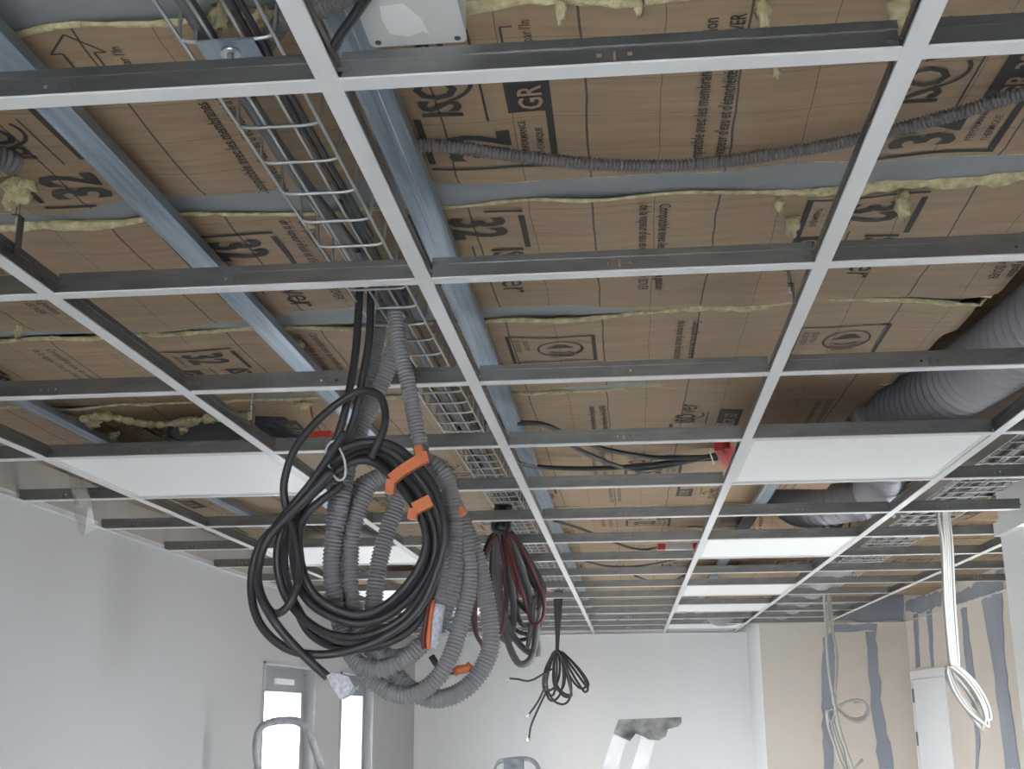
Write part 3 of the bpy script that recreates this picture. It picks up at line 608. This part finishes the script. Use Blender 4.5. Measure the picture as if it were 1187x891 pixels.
KL = [([(448,300),(446,335),(441,380),(431,440),(420,500),(404,545),(396,590),(386,640),(392,700),(410,752)], 1.02, .0130, 'conduit_grey'),
      ([(468,300),(466,335),(463,375),(452,420),(432,468),(408,515),(394,560),(388,610),(396,670),(414,716),(440,745)], .99, .0165, 'conduit_grey'),
      ([(452,300),(456,340),(462,395),(474,450),(482,490),(490,530),(501,575),(509,620),(511,660),(506,700),(500,722)], .93, .0150, 'conduit_grey'),
      ([(494,534),(506,540),(519,560),(526,611),(517,685),(498,735),(462,768),(427,774),(406,756),(391,708),(384,648),(396,580),(403,544)], .95, .0158, 'conduit_grey'),
      ([(520,575),(534,600),(553,648),(566,708),(568,752),(549,789),(519,808),(488,806),(456,778),(438,737),(434,693),(442,641),(460,585),(474,556)], 1.04, .0170, 'conduit_grey'),
      ([(520,580),(536,615),(544,667),(534,722),(519,767),(497,795),(468,806),(438,793),(408,759),(393,715),(388,659),(393,604),(414,567),(440,552)], 1.00, .0162, 'conduit_grey'),
      ([(512,590),(526,622),(525,678),(505,728),(470,760),(436,756),(412,722),(406,667),(410,611),(428,563),(450,546)], .98, .0160, 'conduit_grey')]
for i, (P, Y, r_, mt_) in enumerate(KL): part(MB().tube(yp(P, Y, .006, i), r_, 12, rib=(.0066, .145)), 'conduit', mt_, cc)
part(MB().tube(yp([(506,700),(502,728),(498,750)], .925), .0150, 14, .01), 'end_sleeve', 'tag_white', cc, 'white taped conduit end')
part(MB().tube(yp([(498,690),(494,715),(490,745),(492,752)], .90), .0042, 8), 'wire', 'red_cable', cc); part(MB().tube(yp([(502,695),(498,720),(496,752)], .905), .0042, 8), 'wire', 'orange_tape', cc)
def strap(P, Y, r0, w_, n): # flat tape: swept as flattened loop
    A = yp(P, Y); mb = MB()
    for p, q in zip(A[:-1], A[1:]): mb.bar(p, q, .014, w_, up=(0, 0, 1))
    part(mb, 'tape_strap', 'orange_tape', cc, 'orange adhesive tape')
strap([(452,572),(454,556),(466,546),(490,531),(496,529)], .805, .01, .018, 3); strap([(478,602),(480,590),(500,580)], .815, .01, .020, 3); strap([(486,518),(489,540)], .91, .01, .030, 2); strap([(530,590),(536,598)], .95, .01, .02, 2)
part(MB().tube(yp([(500,760),(508,772),(520,778),(532,777)], 1.06), .006, 8), 'cable', 'black_cable', cc); part(MB().tube(yp([(526,779),(534,775),(540,776),(546,770)], 1.06), .0085, 8), 'tape_end', 'orange_tape', cc)
# second coil
c2 = thing('cable_coil', atY(600, 690, 3.1), 'middle coil of black, grey and red cables hanging behind the conduit coil', 'cable coil')
def loopy(T, B, wl, wr, lean=0):
    (tx, ty), (bx, by) = T, B; out = []
    for k in range(16):
        t = 2*math.pi*k/16; f = (1-math.cos(t))/2; w_ = wr if t < math.pi else wl
        out.append((tx+(bx-tx)*f+w_*math.sin(t)*(.55+.55*f), ty+(by-ty)*f))
    return out
for i, (T, B, wl, wr, r_, mt_) in enumerate((((580,611),(605,770),16,26,.0125,'grey_cable'), ((583,612),(622,758),30,6,.012,'grey_cable'), ((577,612),(586,742),8,14,.0125,'grey_cable'), ((584,612),(612,735),30,28,.0075,'black_cable'), ((585,613),(600,742),44,38,.0075,'black_cable'), ((584,614),(608,725),10,34,.009,'black_cable'),
      ((586,615),(620,712),20,18,.008,'black_cable'), ((574,618),(566,748),24,22,.008,'black_cable'), ((586,616),(618,724),2,24,.006,'red_cable'), ((575,620),(566,753),20,18,.005,'red_cable'), ((586,612),(622,706),30,18,.0075,'black_cable'), ((582,614),(600,718),26,4,.009,'black_cable'), ((588,620),(628,690),4,12,.0075,'black_cable'), ((588,614),(616,735),-6,20,.010,'grey_cable'), ((585,616),(606,690),6,-2,.005,'red_cable'))):
    part(MB().tube(yp(loopy(T, B, wl, wr), 3.02+.01*i/15 if mt_ == 'red_cable' else 3.06+.022*i, .01, i), r_, 8, .012, closed=True), 'cable', mt_, c2)
for x in (574, 580, 586): part(MB().tube(yp([(x+4,585),(x+1,600),(x,616)], 3.1), .014, 8), 'cable', 'black_cable', c2)
part(MB().tube(yp([(572,612),(574,602),(588,602),(590,613),(582,617)], 3.05), .008, 8, .01, closed=True), 'tape_wrap', 'black_cable', c2)
for x, y in ((612,748),(620,752)): part(MB().tube(yp([(x+8,690),(x+4,720),(x,y)], 3.04), .008, 8).tube(yp([(x, y), (x-1, y+4)], 3.04), .006, 8), 'cable_end', 'grey_cable', c2)
# third, thin coil
c3 = thing('cable_coil', atY(650, 780, 6.25), 'small farthest bundle of thin black cables with white tips', 'cable coil')
for i, x in enumerate((643.5, 646.5, 650)): part(MB().tube(yp([(x+1,680),(x,700),(645.5+i*.6,740),(645+i*.5,757)], 6.25), .010, 7, .04), 'cable', 'black_cable', c3)
for i, (T, B, wl, wr) in enumerate((((645,754),(652,816),18,14), ((646,754),(640,812),10,12), ((647,754),(658,808),12,8), ((648,754),(648,800),8,8), ((645,756),(636,800),8,10), ((650,755),(678,802),2,10), ((650,756),(674,798),6,12), ((651,756),(680,796),0,8), ((644,757),(640,806),14,4), ((648,757),(662,806),16,2))):
    part(MB().tube(yp(loopy(T, B, wl, wr), 6.2+.016*i, .006, i), .0075, 6, .012, closed=True), 'cable', 'black_cable', c3)
for i, P in enumerate(([(640,775),(628,782),(614,789),(600,787),(589,786)], [(632,795),(624,812),(613,828)], [(634,800),(622,825),(615,842),(613,856)])):
    c_ = part(MB().tube(yp(P, 6.18), .0065, 6, .03), 'cable', 'black_cable', c3)
    (ex, ey) = P[-1]; sub(MB().tube(yp([(ex, ey-1), (ex-.5, ey+3)], 6.175), .011, 8, .01), 'tip', 'white_plastic', c_, 'white taped cable tip')
# white cables at the right
w4 = thing('white_cable_bundle', atY(968, 820, 6.3), 'far bundle of white cables hanging before the beige wall', 'cable coil')
for i, P in enumerate(([(955,684),(957,720),(960,770),(968,818),(975,850),(985,880),(992,900)], [(960,684),(960,722),(958,745),(963,790),(969,822),(962,838),(960,822),(972,824),(984,834),(1000,836),(1007,822),(1000,812),(985,812),(972,818)], [(962,690),(965,730),(970,760),(968,800),(966,815),(985,832),(1002,830),(1005,815),(990,814)], [(958,822),(960,840),(968,865),(975,885),(985,895),(1000,880)], [(962,830),(970,858),(980,885),(984,900)], [(966,835),(972,855),(978,870),(980,884)])):
    part(MB().tube(yp(P, 6.24+.02*i, .004, i), .0085 if i < 4 else .007, 7, .03), 'cable', 'white_cable', w4)
w5 = thing('white_cable_bundle', atY(1105, 700, 3.15), 'nearer bundle of white cables with long loop hanging before the door', 'cable coil')
for i in range(5):
    dx = [-4, -1.5, 1, 3.5, 7][i]; P = [(1093+dx*.8, 585), (1094+dx*.8, 600), (1096+dx, 630), (1099+dx, 700), (1104+dx*.9, 760), (1106+dx*.6, 775)]
    if i == 0: P[1] = (1087, 598)
    part(MB().tube(yp(P, 3.12+.012*i), .0062, 8, .02), 'cable', 'white_cable', w5)
for i, (a0, a1, w_) in enumerate((((1098,772),(1142,838),9), ((1100,774),(1146,842),7), ((1104,772),(1144,834),8), ((1096,778),(1136,832),6), ((1102,770),(1148,836),10), ((1100,776),(1140,846),5))):
    A, B = np.array(a0, float), np.array(a1, float); d = B-A; n = np.array([-d[1], d[0]])/np.linalg.norm(d)*w_
    part(MB().tube(yp([tuple(A), tuple(A+d*.3+n), tuple(A+d*.7+n), tuple(B), tuple(A+d*.7-n), tuple(A+d*.3-n)], 3.08+.014*i, .004, i), .0055, 7, .02, closed=True), 'cable', 'white_cable', w5)
# ------------------------------------------------------------------ step ladders
def foot(p, dx, dy): return (p[0]+dx, p[1]+dy, .0)
la = thing('step_ladder', (atY(335, 880, 4.2)[0], 4.2, 0), 'grey stepladder with rounded handle loop in front of the nearer window', 'ladder')
P = yp([(300,891),(297,868),(300,848),(308,839),(325,835),(345,836),(357,846),(364,864),(373,891)], 4.2)
part(MB().tube(P, .017, 12, .015), 'handle_loop', 'ladder_paint', la)
fl, fr_ = foot(P[0], -.12, -.35), foot(P[-1], .12, -.35)
for a, b in ((P[0], fl), (P[-1], fr_)): part(MB().bar(a, b, .05, .025), 'rail', 'ladder_paint', la)
for k in range(1, 6):
    t = k/6.2; a = np.array(P[0])*(1-t)+np.array(fl)*t; b = np.array(P[-1])*(1-t)+np.array(fr_)*t; part(MB().bar(a, b, .09, .03), 'step', 'aluminium', la)
for a in (P[0], P[-1]): part(MB().bar(np.array(a)-np.array([0, 0, .15]), foot(a, 0, .55), .04, .022), 'rear_leg', 'ladder_paint', la)
lb = thing('step_ladder', (atY(597, 885, 5.3)[0], 5.3, 0), 'stepladder with blue-grey top at the bottom edge, centre', 'ladder')
P = yp([(571,900),(573,888),(580,882),(592,880),(608,879),(618,882),(624,890),(626,900)], 5.3); part(MB().tube(P, .012, 10, .02), 'handle_loop', 'ladder_paint', lb)
a, b = atY(585, 879, 5.27), atY(607, 893, 5.27); part(MB().box((a[0], 5.22, b[2]), (b[0], 5.30, a[2])), 'top_cap', 'blue_plastic', lb)
for s, p in ((-1, P[0]), (1, P[-1])):
    part(MB().bar(p, foot(p, s*.1, -.3), .05, .025), 'rail', 'aluminium', lb); part(MB().bar(np.array(p)-np.array([0, 0, .1]), foot(p, s*.05, .5), .04, .022), 'rear_leg', 'aluminium', lb)
for k in range(1, 6):
    t = k/6.2; a = np.array(P[0])*(1-t)+np.array(foot(P[0], -.1, -.3))*t; b = np.array(P[-1])*(1-t)+np.array(foot(P[-1], .1, -.3))*t; part(MB().bar(a, b, .08, .03), 'step', 'aluminium', lb)
lc = thing('step_ladder', (atY(735, 870, 5.0)[0], 5.0, 0), 'plaster-stained stepladder with dark top plate before the far wall', 'ladder')
P = yp([(717,834),(790,831),(790,838),(786,842),(774,845),(772,853),(764,858),(752,857),(745,853),(737,850),(730,859),(711,850)], 4.94); part(MB().prism(P, (0, .16, 0)), 'top_plate', 'stained_plastic', lc)
for (a, b, w_) in (((720,850), (702,905), .09), ((752,853), (737,905), .085)):
    p, q = atY(*a, 4.98), atY(*b, 4.98); d = (q-p)/(p[2]-q[2]); g_ = p+d*p[2]; part(MB().bar(p, g_, .07, w_*.75, up=(0, 1, 0)), 'rail', 'aluminium', lc)
    part(MB().bar(p+d*.5+np.array([0, .06, 0]), (p[0]+.25, 5.5, 0), .04, .03), 'rear_leg', 'aluminium', lc)
p, q = atY(720, 850, 4.98), atY(702, 905, 4.98); d = (q-p)/(p[2]-q[2]); p2 = atY(752, 853, 4.98); 
for z in (.4, .7, 1.0, 1.3): part(MB().bar(p+d*z, p2+d*z, .09, .03), 'step', 'aluminium', lc)
